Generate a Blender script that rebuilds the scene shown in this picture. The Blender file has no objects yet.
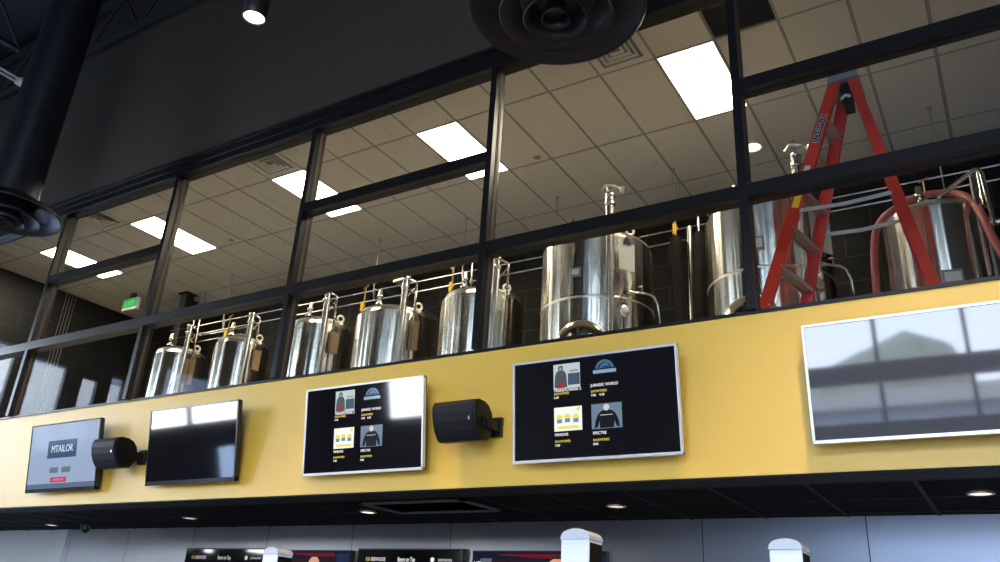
import bpy, math, random
from mathutils import Vector, Matrix
random.seed(4)
C = bpy.context.scene.collection
PI = math.pi
E = 1.6            # eye height above the dining room floor; heights below are written h + E

# ------------------------------------------------------------------ materials
def mat(name, col, rough=.5, metal=0., emit=None, es=0., ior=None, spec=None):
    m = bpy.data.materials.new(name); m.use_nodes = True
    b = m.node_tree.nodes['Principled BSDF']
    b.inputs['Base Color'].default_value = (*col, 1)
    b.inputs['Roughness'].default_value = rough
    b.inputs['Metallic'].default_value = metal
    if ior: b.inputs['IOR'].default_value = ior
    if spec is not None: b.inputs['Specular IOR Level'].default_value = spec
    if emit:
        b.inputs['Emission Color'].default_value = (*emit, 1)
        b.inputs['Emission Strength'].default_value = es
    return m
def nodes(m):
    nt = m.node_tree; return nt, nt.nodes, nt.links, nt.nodes['Principled BSDF']
def add_noise(m, c0, c1, scale=(1, 1, 1), detail=4, bump=0., lo=.3, hi=.7, rough=None):
    nt, N, L, b = nodes(m)
    tc = N.new('ShaderNodeTexCoord'); mp = N.new('ShaderNodeMapping'); mp.inputs['Scale'].default_value = scale
    nz = N.new('ShaderNodeTexNoise'); nz.inputs['Scale'].default_value = 1; nz.inputs['Detail'].default_value = detail
    cr = N.new('ShaderNodeValToRGB'); cr.color_ramp.elements[0].position = lo; cr.color_ramp.elements[1].position = hi
    cr.color_ramp.elements[0].color = (*c0, 1); cr.color_ramp.elements[1].color = (*c1, 1)
    L.new(tc.outputs['Object'], mp.inputs[0]); L.new(mp.outputs[0], nz.inputs['Vector'])
    L.new(nz.outputs['Fac'], cr.inputs[0]); L.new(cr.outputs[0], b.inputs['Base Color'])
    if bump:
        bp = N.new('ShaderNodeBump'); bp.inputs['Strength'].default_value = bump; bp.inputs['Distance'].default_value = .01
        L.new(nz.outputs['Fac'], bp.inputs['Height']); L.new(bp.outputs[0], b.inputs['Normal'])
    if rough:
        mr = N.new('ShaderNodeMapRange'); mr.inputs['To Min'].default_value = rough[0]; mr.inputs['To Max'].default_value = rough[1]
        L.new(nz.outputs['Fac'], mr.inputs['Value']); L.new(mr.outputs[0], b.inputs['Roughness'])
    return m
def add_brick(m, bw, bh, mortar, c1, c2, cm, axes='xz', off=.5, bump=.2, shift=(0, 0)):
    nt, N, L, b = nodes(m)
    tc = N.new('ShaderNodeTexCoord'); sp = N.new('ShaderNodeSeparateXYZ'); cb = N.new('ShaderNodeCombineXYZ')
    L.new(tc.outputs['Object'], sp.inputs[0])
    for k, a in enumerate(axes):
        ad = N.new('ShaderNodeMath'); ad.operation = 'ADD'; ad.inputs[1].default_value = shift[k]
        L.new(sp.outputs[a.upper()], ad.inputs[0]); L.new(ad.outputs[0], cb.inputs[k])
    br = N.new('ShaderNodeTexBrick'); br.offset = off
    br.inputs['Scale'].default_value = 1; br.inputs['Brick Width'].default_value = bw; br.inputs['Row Height'].default_value = bh
    br.inputs['Mortar Size'].default_value = mortar; br.inputs['Mortar Smooth'].default_value = .1
    br.inputs['Color1'].default_value = (*c1, 1); br.inputs['Color2'].default_value = (*c2, 1); br.inputs['Mortar'].default_value = (*cm, 1)
    L.new(cb.outputs[0], br.inputs['Vector']); L.new(br.outputs['Color'], b.inputs['Base Color'])
    bp = N.new('ShaderNodeBump'); bp.inputs['Strength'].default_value = bump; bp.inputs['Distance'].default_value = .004; bp.invert = True
    L.new(br.outputs['Fac'], bp.inputs['Height']); L.new(bp.outputs[0], b.inputs['Normal'])
    return m
def glass_mat(name, tint=(1, 1, 1), r0=.04):
    m = bpy.data.materials.new(name); m.use_nodes = True
    nt = m.node_tree; N = nt.nodes; L = nt.links
    N.remove(N['Principled BSDF']); out = N['Material Output']
    tr = N.new('ShaderNodeBsdfTransparent'); tr.inputs[0].default_value = (*tint, 1)
    gl = N.new('ShaderNodeBsdfGlossy'); gl.inputs['Roughness'].default_value = .01
    ge = N.new('ShaderNodeNewGeometry'); dt = N.new('ShaderNodeVectorMath'); dt.operation = 'DOT_PRODUCT'
    L.new(ge.outputs['Incoming'], dt.inputs[0]); L.new(ge.outputs['Normal'], dt.inputs[1])
    ab = N.new('ShaderNodeMath'); ab.operation = 'ABSOLUTE'; L.new(dt.outputs['Value'], ab.inputs[0])
    s = N.new('ShaderNodeMath'); s.operation = 'SUBTRACT'; s.inputs[0].default_value = 1; L.new(ab.outputs[0], s.inputs[1])
    p = N.new('ShaderNodeMath'); p.operation = 'POWER'; p.inputs[1].default_value = 5; L.new(s.outputs[0], p.inputs[0])
    q = N.new('ShaderNodeMath'); q.operation = 'MULTIPLY_ADD'; q.inputs[1].default_value = 1 - r0; q.inputs[2].default_value = r0
    L.new(p.outputs[0], q.inputs[0])
    mx = N.new('ShaderNodeMixShader'); L.new(q.outputs[0], mx.inputs[0]); L.new(tr.outputs[0], mx.inputs[1]); L.new(gl.outputs[0], mx.inputs[2])
    L.new(mx.outputs[0], out.inputs['Surface'])
    return m
def emis(name, col, s=1., rough=.12):
    return mat(name, tuple(c * .15 for c in col), rough, 0, col, s, ior=1.6)

M = {}
M['yellow'] = add_noise(mat('yellow_paint', (.8, .5, .1), .45, ior=1.66), (.80, .49, .056), (.84, .52, .066), (.4, .4, .4))
M['darkwall'] = add_noise(mat('dark_grey_paint', (.03, .03, .03), .6, spec=.3), (.050, .040, .027), (.060, .048, .033), (.6, .6, .6))
M['black'] = mat('black_paint', (.012, .012, .013), .45)
M['blackgloss'] = mat('black_gloss', (.01, .01, .012), .18)
M['frame'] = mat('dark_bronze_aluminium', (.008, .0075, .008), .33, .0, ior=1.38)
M['frame_in'] = mat('brown_gasket', (.07, .042, .022), .6)
M['glass'] = glass_mat('window_glass', (.93, .95, .94))
M['tile_w'] = add_noise(mat('ceiling_tile', (.72, .68, .6), .9), (.66, .62, .545), (.74, .70, .62), (60, 60, 60), 2, bump=.05)
M['tbar'] = mat('ceiling_grid', (.34, .32, .28), .6)
M['blacktile'] = add_noise(mat('black_ceiling_tile', (.01, .01, .012), .7, spec=.04), (.004, .004, .005), (.007, .007, .008), (30, 30, 30), 2)
M['blackbar'] = mat('black_grid_bar', (.016, .016, .018), .6, spec=.1)
M['walltile'] = add_brick(mat('black_wall_tile', (.02, .02, .02), .45, spec=.1), .61, .305, .006, (.005, .0042, .0035), (.008, .0066, .0055), (.04, .035, .028))
M['walltile_y'] = add_brick(mat('black_wall_tile_side', (.02, .02, .02), .45, spec=.25), .61, .305, .006, (.008, .008, .009), (.011, .011, .012), (.035, .035, .038), axes='yz')
M['steelpanel'] = add_brick(mat('steel_wall_panel', (.3, .3, .31), .31, .92), 1.25, .62, .004, (.33, .33, .34), (.42, .42, .43), (.03, .03, .03), shift=(.36, -.7), bump=.3)
M['whitewall'] = mat('white_paint', (.75, .78, .78), .6)
M['floor'] = add_noise(mat('polished_concrete', (.2, .19, .18), .35), (.17, .16, .15), (.25, .24, .22), (.8, .8, .8), rough=(.25, .45))
M['floor_up'] = add_noise(mat('grey_floor_coating', (.5, .47, .42), .4), (.56, .52, .45), (.64, .6, .52), (1, 1, 1))
M['steel'] = add_noise(mat('brushed_stainless', (.6, .57, .52), .2, 1), (.56, .535, .49), (.66, .63, .575), (3, 3, 160), 3, rough=(.13, .26))
def brushed(m, amt=.85):
    nt, N, L, b = nodes(m); tg = N.new('ShaderNodeTangent'); tg.direction_type = 'RADIAL'; tg.axis = 'Z'
    L.new(tg.outputs[0], b.inputs['Tangent']); b.inputs['Anisotropic'].default_value = amt; b.inputs['Anisotropic Rotation'].default_value = .25
    return m
M['tank'] = brushed(add_noise(mat('brushed_tank_steel', (.7, .67, .6), .3, 1), (.68, .645, .58), (.80, .76, .69), (9, 9, .3), 3, rough=(.20, .26)), .93)
def wavy(m, sc=(5, 5, .1), dist=.035):
    nt, N, L, b = nodes(m); tc = N.new('ShaderNodeTexCoord'); mp = N.new('ShaderNodeMapping'); mp.inputs['Scale'].default_value = sc
    nz = N.new('ShaderNodeTexNoise'); nz.inputs['Scale'].default_value = 1; nz.inputs['Detail'].default_value = 2
    bp = N.new('ShaderNodeBump'); bp.inputs['Strength'].default_value = 1; bp.inputs['Distance'].default_value = dist
    L.new(tc.outputs['Object'], mp.inputs[0]); L.new(mp.outputs[0], nz.inputs['Vector']); L.new(nz.outputs['Fac'], bp.inputs['Height']); L.new(bp.outputs[0], b.inputs['Normal'])
wavy(M['tank'])
M['void'] = mat('dark_void', (.002, .002, .002), .9, spec=0)
M['screen_pale'] = mat('flare_lifted_screen', (.065, .070, .085), .035, ior=1.62)  # base colour raised to stand in for flare over the blank screen
M['steelpol'] = mat('polished_stainless', (.72, .68, .6), .12, 1)
M['steelrim'] = mat('satin_steel_lip', (.78, .72, .6), .3, 1)
M['galv'] = mat('dull_steel', (.42, .42, .42), .38, 1)
M['plate'] = mat('etched_plate', (.25, .24, .22), .5, .6)
M['brown'] = mat('brown_card', (.28, .17, .09), .7)
M['paper'] = mat('white_paper', (.72, .68, .58), .8)
M['brass'] = mat('brass', (.34, .22, .10), .35, 1)
M['valve_y'] = mat('yellow_handle', (.85, .52, .02), .45)
M['insul'] = mat('black_foam_insulation', (.010, .008, .006), .8, spec=.15)
M['red'] = add_noise(mat('red_fibreglass', (.62, .035, .015), .4), (.56, .03, .012), (.66, .042, .018), (3, 3, 3))
M['alu'] = mat('ladder_aluminium', (.55, .54, .52), .42, .85)
M['capgrey'] = mat('grey_plastic', (.2, .21, .22), .55)
M['ventgrey'] = mat('dark_grey_vent', (.07, .072, .078), .5)
M['hose'] = add_noise(mat('red_rubber_hose', (.5, .12, .10), .45), (.45, .10, .085), (.55, .16, .13), (8, 8, 8))
M['ductm'] = mat('black_painted_duct', (.008, .009, .013), .42, spec=.4)
M['white_plastic'] = mat('white_plastic', (.8, .79, .75), .4)
M['spk'] = mat('black_speaker_plastic', (.006, .006, .008), .45, spec=.35)
M['spkg'] = mat('black_speaker_grille', (.006, .006, .009), .6, spec=.3)
M['logo'] = mat('silver_logo', (.6, .6, .6), .3, .8)
M['screen'] = mat('black_glass_screen', (.006, .006, .009), .045, ior=1.75)
M['bezel_s'] = mat('silver_bezel', (.78, .8, .83), .3, .35)
M['bezel_k'] = mat('black_bezel', (.02, .02, .022), .2)
M['tvback'] = mat('tv_back_plastic', (.012, .012, .012), .5)
M['troffer'] = mat('lit_diffuser', (.9, .9, .9), .5, 0, (1, .865, .66), 34)
M['downlight'] = mat('lit_lens', (.9, .9, .9), .5, 0, (1, .80, .55), 6)
M['canlight'] = mat('lit_lens_dim', (.8, .8, .8), .5, 0, (1, .85, .65), 1.6)
M['exit'] = mat('exit_green', (.02, .2, .05), .4, 0, (.02, .45, .10), .45)
M['clear'] = mat('frosted_dome', (.62, .66, .70), .15)
M['asphalt'] = add_noise(mat('asphalt', (.28, .29, .31), .8), (.24, .25, .27), (.33, .34, .36), (.5, .5, .5))
M['paint'] = mat('road_paint', (.85, .85, .85), .7)
M['leaf'] = add_noise(mat('leaves', (.3, .3, .2), .8), (.26, .27, .16), (.45, .42, .30), (.6, .6, .6))
M['farwall'] = mat('pale_building', (.55, .5, .42), .8)
M['farroof'] = mat('blue_grey_cladding', (.40, .44, .50), .8)

# ------------------------------------------------------------------ mesh builder
class MB:
    def __init__(s): s.v = []; s.f = []; s.m = []; s.sm = []; s.cur = 0
    def _add(s, vs, fs, smooth=False):
        o = len(s.v); s.v += [tuple(v) for v in vs]
        s.f += [tuple(i + o for i in f) for f in fs]; s.m += [s.cur] * len(fs); s.sm += [smooth] * len(fs)
        return s
    def mat(s, k): s.cur = k; return s
    def box(s, x0, x1, y0, y1, z0, z1):
        vs = [(x, y, z) for z in (z0, z1) for y in (y0, y1) for x in (x0, x1)]
        return s._add(vs, [(0, 2, 3, 1), (4, 5, 7, 6), (0, 1, 5, 4), (2, 6, 7, 3), (0, 4, 6, 2), (1, 3, 7, 5)])
    def hexa(s, b, t):      # bottom quad, top quad (both counter-clockwise from above)
        return s._add(list(b) + list(t), [(3, 2, 1, 0), (4, 5, 6, 7), (0, 1, 5, 4), (1, 2, 6, 5), (2, 3, 7, 6), (3, 0, 4, 7)])
    def beam(s, p, q, w, h, side=(0, 1, 0)):     # rectangular bar p->q ; w along side, h across
        p = Vector(p); q = Vector(q); d = (q - p).normalized(); a = Vector(side); a = (a - d * a.dot(d)).normalized(); b = d.cross(a)
        vs = [c + a * sx * w / 2 + b * sy * h / 2 for c in (p, q) for sx, sy in ((-1, -1), (1, -1), (1, 1), (-1, 1))]
        return s._add(vs, [(3, 2, 1, 0), (4, 5, 6, 7), (0, 1, 5, 4), (1, 2, 6, 5), (2, 3, 7, 6), (3, 0, 4, 7)])
    def tube(s, pts, r, n=12, closed=False):
        P = [Vector(p) for p in pts]; rs = r if isinstance(r, (list, tuple)) else [r] * len(P); rings = []; up = None
        for i, p in enumerate(P):
            if closed: d = (P[(i + 1) % len(P)] - P[i - 1]).normalized()
            else: d = (P[min(i + 1, len(P) - 1)] - P[max(i - 1, 0)]).normalized()
            if up is None:
                up = Vector((0, 0, 1)) if abs(d.z) < .9 else Vector((1, 0, 0))
            up = (up - d * up.dot(d)).normalized(); b = d.cross(up)
            rings.append([p + (up * math.cos(2 * PI * k / n) + b * math.sin(2 * PI * k / n)) * rs[i] for k in range(n)])
        vs = [v for rg in rings for v in rg]; fs = []
        cnt = len(P) if closed else len(P) - 1
        for i in range(cnt):
            j = (i + 1) % len(P)
            for k in range(n): fs.append((i * n + k, i * n + (k + 1) % n, j * n + (k + 1) % n, j * n + k))
        s._add(vs, fs, True)
        if not closed:
            s._add(rings[0], [tuple(range(n))[::-1]]); s._add(rings[-1], [tuple(range(n))])
        return s
    def cyl(s, p, q, r, n=20, r2=None): return s.tube([p, q], [r, r if r2 is None else r2], n)
    def lathe(s, prof, c=(0, 0, 0), n=40, axis='z', smooth=True):    # prof: (radius, height)
        vs = []; fs = []
        for (r, h) in prof:
            for k in range(n):
                a = 2 * PI * k / n
                if axis == 'z': vs.append((c[0] + r * math.cos(a), c[1] + r * math.sin(a), c[2] + h))
                elif axis == 'y': vs.append((c[0] + r * math.cos(a), c[1] + h, c[2] + r * math.sin(a)))
                else: vs.append((c[0] + h, c[1] + r * math.cos(a), c[2] + r * math.sin(a)))
        for i in range(len(prof) - 1):
            for k in range(n): fs.append((i * n + k, i * n + (k + 1) % n, (i + 1) * n + (k + 1) % n, (i + 1) * n + k))
        return s._add(vs, fs, smooth)
    def prism(s, poly, a, b, axis='y'):      # polygon (u,v) extruded along axis a->b. y: (x,z)  x: (y,z)  z: (x,y)
        n = len(poly); vs = []
        for t in (a, b):
            for (u, v) in poly: vs.append((u, t, v) if axis == 'y' else (t, u, v) if axis == 'x' else (u, v, t))
        fs = [tuple(range(n)), tuple(range(2 * n - 1, n - 1, -1))] + [(i, i + n, (i + 1) % n + n, (i + 1) % n) for i in range(n)]
        return s._add(vs, fs)
    def build(s, name, mats, parent=None, loc=(0, 0, 0), bevel=0., rz=0.):
        me = bpy.data.meshes.new(name); me.from_pydata(s.v, [], s.f)
        if not isinstance(mats, (list, tuple)): mats = [mats]
        for m in mats: me.materials.append(m)
        me.polygons.foreach_set('material_index', s.m); me.polygons.foreach_set('use_smooth', s.sm)
        me.update()
        import bmesh
        bm = bmesh.new(); bm.from_mesh(me); bmesh.ops.recalc_face_normals(bm, faces=bm.faces); bm.to_mesh(me); bm.free()
        o = bpy.data.objects.new(name, me); C.objects.link(o); o.location = loc; o.rotation_euler.z = rz
        if parent: o.parent = parent
        if bevel:
            b = o.modifiers.new('bevel', 'BEVEL'); b.width = bevel; b.segments = 2; b.limit_method = 'ANGLE'
        return o
def tag(o, label=None, cat=None, group=None, kind=None):
    if label: o['label'] = label
    if cat: o['category'] = cat
    if group: o['group'] = group
    if kind: o['kind'] = kind
    return o
def empty(name, loc=(0, 0, 0), rz=0, rx=0):
    o = bpy.data.objects.new(name, None); C.objects.link(o); o.location = loc; o.rotation_euler = (rx, 0, rz)
    o.empty_display_size = .1
    return o
def struct(name, mb, m, parent=None, **k):
    o = mb.build(name, m, parent, **k)
    if not parent: o['kind'] = 'structure'
    return o
def text(body, size, m, name, parent, loc, sx=1., align='CENTER', label=None, rot=(PI / 2, 0, 0)):
    cu = bpy.data.curves.new('t', 'FONT'); cu.body = body; cu.size = size; cu.align_x = align; cu.align_y = 'CENTER'; cu.extrude = .0006; cu.resolution_u = 3
    t = bpy.data.objects.new('t', cu); C.objects.link(t)
    me = bpy.data.meshes.new_from_object(t); bpy.data.objects.remove(t); bpy.data.curves.remove(cu)
    me.materials.clear(); me.materials.append(m)
    o = bpy.data.objects.new(name, me); C.objects.link(o); o.parent = parent; o.location = loc; o.rotation_euler = rot; o.scale = (sx, 1, 1)
    if label: o['label'] = label
    return o

# ------------------------------------------------------------------ the shell
YW = 5.0                      # face of the yellow band and the glazing
ZS = .955 + E                 # soffit
ZY = 1.985 + E                # top of yellow band
ZH0, ZH1 = 4.69 + E, 4.90 + E # glazing header
ZC = 5.432 + E                # ceiling of the upper room
ZF = 1.36 + E                 # floor of the upper room
ZR = 8.6 + E                  # roof deck of the dining room
XL, XR = -16.5, 7.0
YB = -8.0
struct('floor', MB().box(XL, XR, YB, 6.75, -.1, 0), M['floor'])
struct('wall_fascia', MB().box(XL, XR, YW, YW + .22, ZS, ZY), M['yellow'])
struct('trim_1', MB().box(XL, XR, YW, YW + .27, ZS - .012, ZS - .0005), M['blackbar'])
struct('trim_2', MB().box(XL, XR, YW - .012, YW + .14, ZY + .0005, ZY + .022), M['frame'])
struct('wall_upper', MB().box(XL, XR, YW, YW + .13, ZH1 + .001, ZR), M['darkwall'])
struct('ceiling_roof_deck', MB().box(XL, XR, YB, YW, ZR, ZR + .1), M['black'])
# bar back wall under the soffit: steel panels, white at the far left
struct('wall_back', MB().box(-11.1, XR, 6.75, 6.85, 0, ZS), M['steelpanel'])
struct('wall_back_white', MB().box(XL, -11.1, 6.75, 6.85, 0, ZS), M['whitewall'])
# black soffit with its grid
struct('ceiling_soffit', MB().box(XL, XR, YW + .27, 6.75, ZS, ZS + .04), M['blacktile'])
g = MB()
x = -.514 * .955 - .6096 * 27
while x < XR:
    g.box(x - .012, x + .012, YW + .27, 6.75, ZS - .006, ZS - .0005); x += .6096
for y in (5.33, 5.94, 6.55): g.box(XL, XR, y - .012, y + .012, ZS - .0055, ZS - .0008)
struct('trim_3', g, M['blackbar'])
# upper room
struct('floor_upper_room', MB().box(-14.7, XR, YW + .22, 9.3, ZF - .15, ZF), M['floor_up'])
struct('wall_upper_room_back', MB().box(-14.7, XR, 9.22, 9.35, ZF, ZC + 1.2), M['walltile'])
struct('wall_upper_room_left', MB().box(-14.85, -14.7, YW + .13, 9.35, ZF, ZC + 1.2), M['walltile_y'])
struct('wall_upper_room_right', MB().box(4.2, 4.3, YW + .13, 9.22, ZF, ZC + 1.2), M['walltile_y'])
struct('ceiling_plenum_deck', MB().box(-14.7, XR, YW + .13, 9.22, ZC + 1.2, ZC + 1.3), M['void'])
GX, GY, S, Lc = -9.112, 6.364, .6096, 1.2192
lights_i = [-7, -3, 2, 6, 11]
vents_i = {-4: 1, 2: 1, 10: 1}
tl = MB(); gb = MB()
zt = ZC
for i in range(-10, 22):
    for j in range(-2, 3):
        x0, x1 = GX + i * S, GX + (i + 1) * S; y0, y1 = GY + j * Lc, GY + (j + 1) * Lc
        if j == -1 and i == 12: continue
        if j == 0 and i in lights_i: continue
        if j == -1 and i in vents_i: y1 = GY - S
        x0 = max(x0, -14.7); x1 = min(x1, 4.2); y0 = max(y0, YW + .13); y1 = min(y1, 9.22)
        if x1 - x0 < .03 or y1 - y0 < .03: continue
        tl.box(x0 + .015, x1 - .015, y0 + .015, y1 - .015, zt + .001, zt + .015)
for i in range(-10, 23):
    x = GX + i * S
    if -14.7 < x < 4.2: gb.box(x - .012, x + .012, YW + .13, 9.22, zt + .003, zt + .02)
for j in range(-1, 4):
    y = GY + j * Lc
    if y < 9.2: gb.box(-14.7, 4.2, y - .012, y + .012, zt + .0025, zt + .019)
struct('ceiling_upper_room', tl, M['tile_w']); struct('trim_4', gb, M['tbar'])

# glazing: mullions, header, rails, panes
mx = [-14.32, -12.15, -9.97, -7.76, -5.585, -3.39, -1.262, .91, 3.08]
struct('trim_5', MB().box(XL, XR, YW - .055, YW + .11, ZH0, ZH1 - .03).box(XL, XR, YW - .075, YW - .0, ZH1 - .03, ZH1 + .012).box(XL, XR, YW - .063, YW - .055, ZH0 + .09, ZH0 + .1), M['frame'], bevel=.004)
for k, x in enumerate(mx):
    b = MB().box(x - .03, x + .03, YW - .05, YW + .09, ZY + .022, ZH0)
    b.mat(1).box(x + .0302, x + .034, YW + .012, YW + .05, ZY + .03, ZH0 - .001)
    struct('trim_%d' % (6 + k), b, [M['frame'], M['frame_in']])
ZM0, ZM1 = 2.825 + E, 2.925 + E
ZU0, ZU1 = 3.71 + E, 3.81 + E
for k in range(len(mx) - 1):
    a, b = mx[k] + .0305, mx[k + 1] - .0305
    w = empty('window_%d' % (k + 1), ((a + b) / 2, YW, ZY + .022)); w['kind'] = 'structure'
    O = lambda mb, nm, m: mb.build(nm, m, w, (-(a + b) / 2, -YW, -ZY - .022))
    O(MB().box(a, b, YW - .05, YW + .085, ZM0, ZM1), 'middle_rail', M['frame'])
    cuts = [(ZY + .024, ZM0)]
    if k % 2 == 0:
        O(MB().box(a, b, YW - .045, YW + .085, ZU0, ZU1), 'upper_rail', M['frame'])
        cuts += [(ZM1, ZU0), (ZU1, ZH0)]
    else: cuts += [(ZM1, ZH0)]
    for z0, z1 in cuts:
        O(MB().box(a, b, YW + .01, YW + .018, z0, z1), 'pane', M['glass'])

# the dining room behind the viewer: window walls that let the daylight in
def wall_holes(axis, c0, c1, lo, hi, z0, z1, holes):
    """wall slab between c0,c1 on its thickness axis, spanning lo..hi, with rectangular holes (a,b,za,zb) not overlapping in span columns"""
    mb = MB()
    def bx(a, b, za, zb):
        if b - a < 1e-4 or zb - za < 1e-4: return
        if axis == 'y': mb.box(a, b, c0, c1, za, zb)
        else: mb.box(c0, c1, a, b, za, zb)
    cols = sorted({lo, hi, *[h[0] for h in holes], *[h[1] for h in holes]})
    for a, b in zip(cols[:-1], cols[1:]):
        hs = sorted([(h[2], h[3]) for h in holes if h[0] <= a + 1e-6 and h[1] >= b - 1e-6]); z = z0
        for za, zb in hs: bx(a, b, z, za); z = zb
        bx(a, b, z, z1)
    return mb
rear = [(-3.6, 6.2, .15, 4.15), (-3.6, 6.2, 4.75, 7.4), (-14.5, -12.5, 3.45, 5.6)]
left = [(1.95, 4.85, 2.95, 6.3), (.85, 1.75, 2.95, 6.2), (.12, .55, 2.95, 6.1), (-.5, -.1, 2.95, 6.3), (-5.0, -1.4, 3.1, 6.9), (-4.6, -3.9, .1, 2.45), (2.4, 3.4, .1, 2.75)]
struct('wall_rear', wall_holes('y', YB - .2, YB, XL, XR, 0, ZR, rear), M['darkwall'])
struct('wall_left', wall_holes('x', XL - .2, XL, YB, 6.75, 0, ZR, left), M['darkwall'])
struct('wall_right', MB().box(XR, XR + .2, YB, 9.3, 0, ZR), M['darkwall'])
fr = MB()
for a, b, z0, z1 in rear:
    n = max(1, round((b - a) / 1.6))
    for i in range(n + 1): xx = a + (b - a) * i / n; fr.box(xx - .04, xx + .04, YB - .14, YB - .03, z0, z1)
    if z0 > 4.5: fr.box(a, b, YB - .14, YB - .03, 5.55, 5.97)
for a, b, z0, z1 in left:
    n = max(1, round((b - a) / 1.6))
    for i in range(n + 1): yy = a + (b - a) * i / n; fr.box(XL - .14, XL - .03, yy - .045, yy + .045, z0, z1)
struct('trim_20', fr, M['frame'])
def portal(loc, rot, sx, sy):
    l = bpy.data.lights.new('window_portal', 'AREA'); l.shape = 'RECTANGLE'; l.size = sx; l.size_y = sy; l.cycles.is_portal = True
    o = bpy.data.objects.new('window_portal', l); C.objects.link(o); o.location = loc; o.rotation_euler = rot
for a, b, z0, z1 in rear: portal(((a + b) / 2, YB - .1, (z0 + z1) / 2), (PI / 2, 0, PI), b - a, z1 - z0)
for a, b, z0, z1 in left: portal((XL - .1, (a + b) / 2, (z0 + z1) / 2), (PI / 2, 0, PI / 2), b - a, z1 - z0)
struct('ceiling_added_canopy', MB().box(-19.8, XL - .2, -6.5, 1.85, 7.0, 7.2), M['whitewall'])  # unseen canopy added to dim the sky mirrored in the panes
# outside: asphalt, bay lines, trees, a pale building
struct('floor_parking_lot', MB().box(-90, 60, -120, 40, -.3, -.12), M['asphalt'])
ln = MB()
for k in range(-8, 9):
    ln._add([(k * 3 - 1.6, -22, -.11), (k * 3 - 1.45, -22, -.11), (k * 3 + .6, -16.5, -.11), (k * 3 + .45, -16.5, -.11)], [(0, 1, 2, 3)])
struct('trim_21', ln, M['paint'])

# ------------------------------------------------------------------ ceiling lights and vents of the upper room
places = {-7: 'farthest left of the ceiling light panels, beside the far mullion', -3: 'bright ceiling light panel crossed by the second mullion from the left',
          2: 'bright ceiling light panel crossed by the third mullion, next to an air vent', 6: 'bright ceiling light panel crossed by the upper rail left of the middle',
          11: 'largest bright ceiling light panel, left of the ladder'}
for i in lights_i:
    x0 = GX + i * S; t = empty('ceiling_light', (x0 + S / 2, GY + Lc / 2, ZC - .002)); tag(t, places[i], 'ceiling light', 'light panels in the tiled ceiling')
    a, b = S / 2 - .006, Lc / 2 - .006
    f = MB()
    for bx in ((-a, a, -b, -b + .018), (-a, a, b - .018, b), (-a, -a + .018, -b + .018, b - .018), (a - .018, a, -b + .018, b - .018)): f.box(*bx, 0, .05)
    f.build('housing', M['white_plastic'], t)
    MB().box(-a + .018, a - .018, -b + .018, b - .018, .006, .02).build('diffuser', M['troffer'], t)
vl = {-4: 'square ceiling air vent left of the second mullion', 2: 'square ceiling air vent beside the third mullion', 10: 'square ceiling air vent behind the large round diffuser'}
for i in vents_i:
    t = empty('ceiling_vent', (GX + (i + .5) * S, GY - S / 2, ZC)); tag(t, vl[i], 'air vent', 'louvred vents in the tiled ceiling')
    a = S / 2 - .012
    MB().box(-a, a, -a, a, .012, .02).build('backing', M['capgrey'], t)
    fr = MB()
    for o, wd in ((0, .075),):
        q = a - o; fr.box(-q, q, -q, -q + wd, 0, .012).box(-q, q, q - wd, q, 0, .012).box(-q, -q + wd, -q + wd, q - wd, 0, .012).box(q - wd, q, -q + wd, q - wd, 0, .012)
    fr.build('frame', M['tile_w'], t)
    for q in (.17, .115, .06):
        sl = MB(); w = .024
        def ring(q0, z0, q1, z1):
            vs = [(sx * q0, sy * q0, z0) for sx, sy in ((-1, -1), (1, -1), (1, 1), (-1, 1))] + [(sx * q1, sy * q1, z1) for sx, sy in ((-1, -1), (1, -1), (1, 1), (-1, 1))]
            return vs
        vs = ring(q + .018, -.004, q - .01, .011) + ring(q + .014, -.007, q - .014, .008)
        fs = []
        for k in range(4):
            n = (k + 1) % 4
            fs += [(k, n, 4 + n, 4 + k), (8 + k, 12 + k, 12 + n, 8 + n), (k, 8 + k, 8 + n, n), (4 + k, 4 + n, 12 + n, 12 + k)]
        sl._add(vs, fs); sl.build('louvre', M['tile_w'], t)
# concealed sprinkler plates, a can light
for (x, y, lb) in ((-4.39, 7.47, 'small round sprinkler cover plate in ceiling right of the middle mullion'), (-9.9, 7.46, 'small round sprinkler cover plate in ceiling between second and third mullions')):
    t = empty('sprinkler_cover', (x, y, ZC)); tag(t, lb, 'sprinkler', 'sprinkler cover plates')
    MB().lathe([(0, -.006), (.035, -.006), (.04, 0), (.03, .006), (0, .006)]).build('plate', M['tbar'], t)
    MB().lathe([(.04, 0), (.052, 0), (.052, -.002), (.04, -.002)]).build('ring', M['tile_w'], t)
t = empty('recessed_light', (-1.99, 8.4, ZC)); tag(t, 'small round recessed ceiling light beside the mullion left of the ladder', 'ceiling light')
MB().lathe([(.10, 0), (.10, -.006), (.135, -.004), (.135, 0)]).build('trim_ring', M['white_plastic'], t)
MB().lathe([(0, -.003), (.1, -.003), (.1, .01), (0, .01)]).build('lens', M['canlight'], t)

# exit sign
t = empty('exit_sign', (-13.47, 8.29, 5.21 + E), -PI / 2); tag(t, 'green EXIT sign hanging from the ceiling near the dark left wall', 'exit sign')
MB().box(-.035, .035, -.21, .21, -.115, .115).build('housing', M['white_plastic'], t, bevel=.006)
MB().box(.035, .038, -.19, .19, -.07, .10).build('face', M['exit'], t)
text('EXIT', .15, emis('exit_letters', (.2, 1, .35), 1.), 'lettering', t, (.0385, 0, .005), rot=(PI / 2, 0, PI / 2))
MB().box(-.03, .03, -.06, .06, .115, .221).build('mount', M['black'], t)
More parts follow.
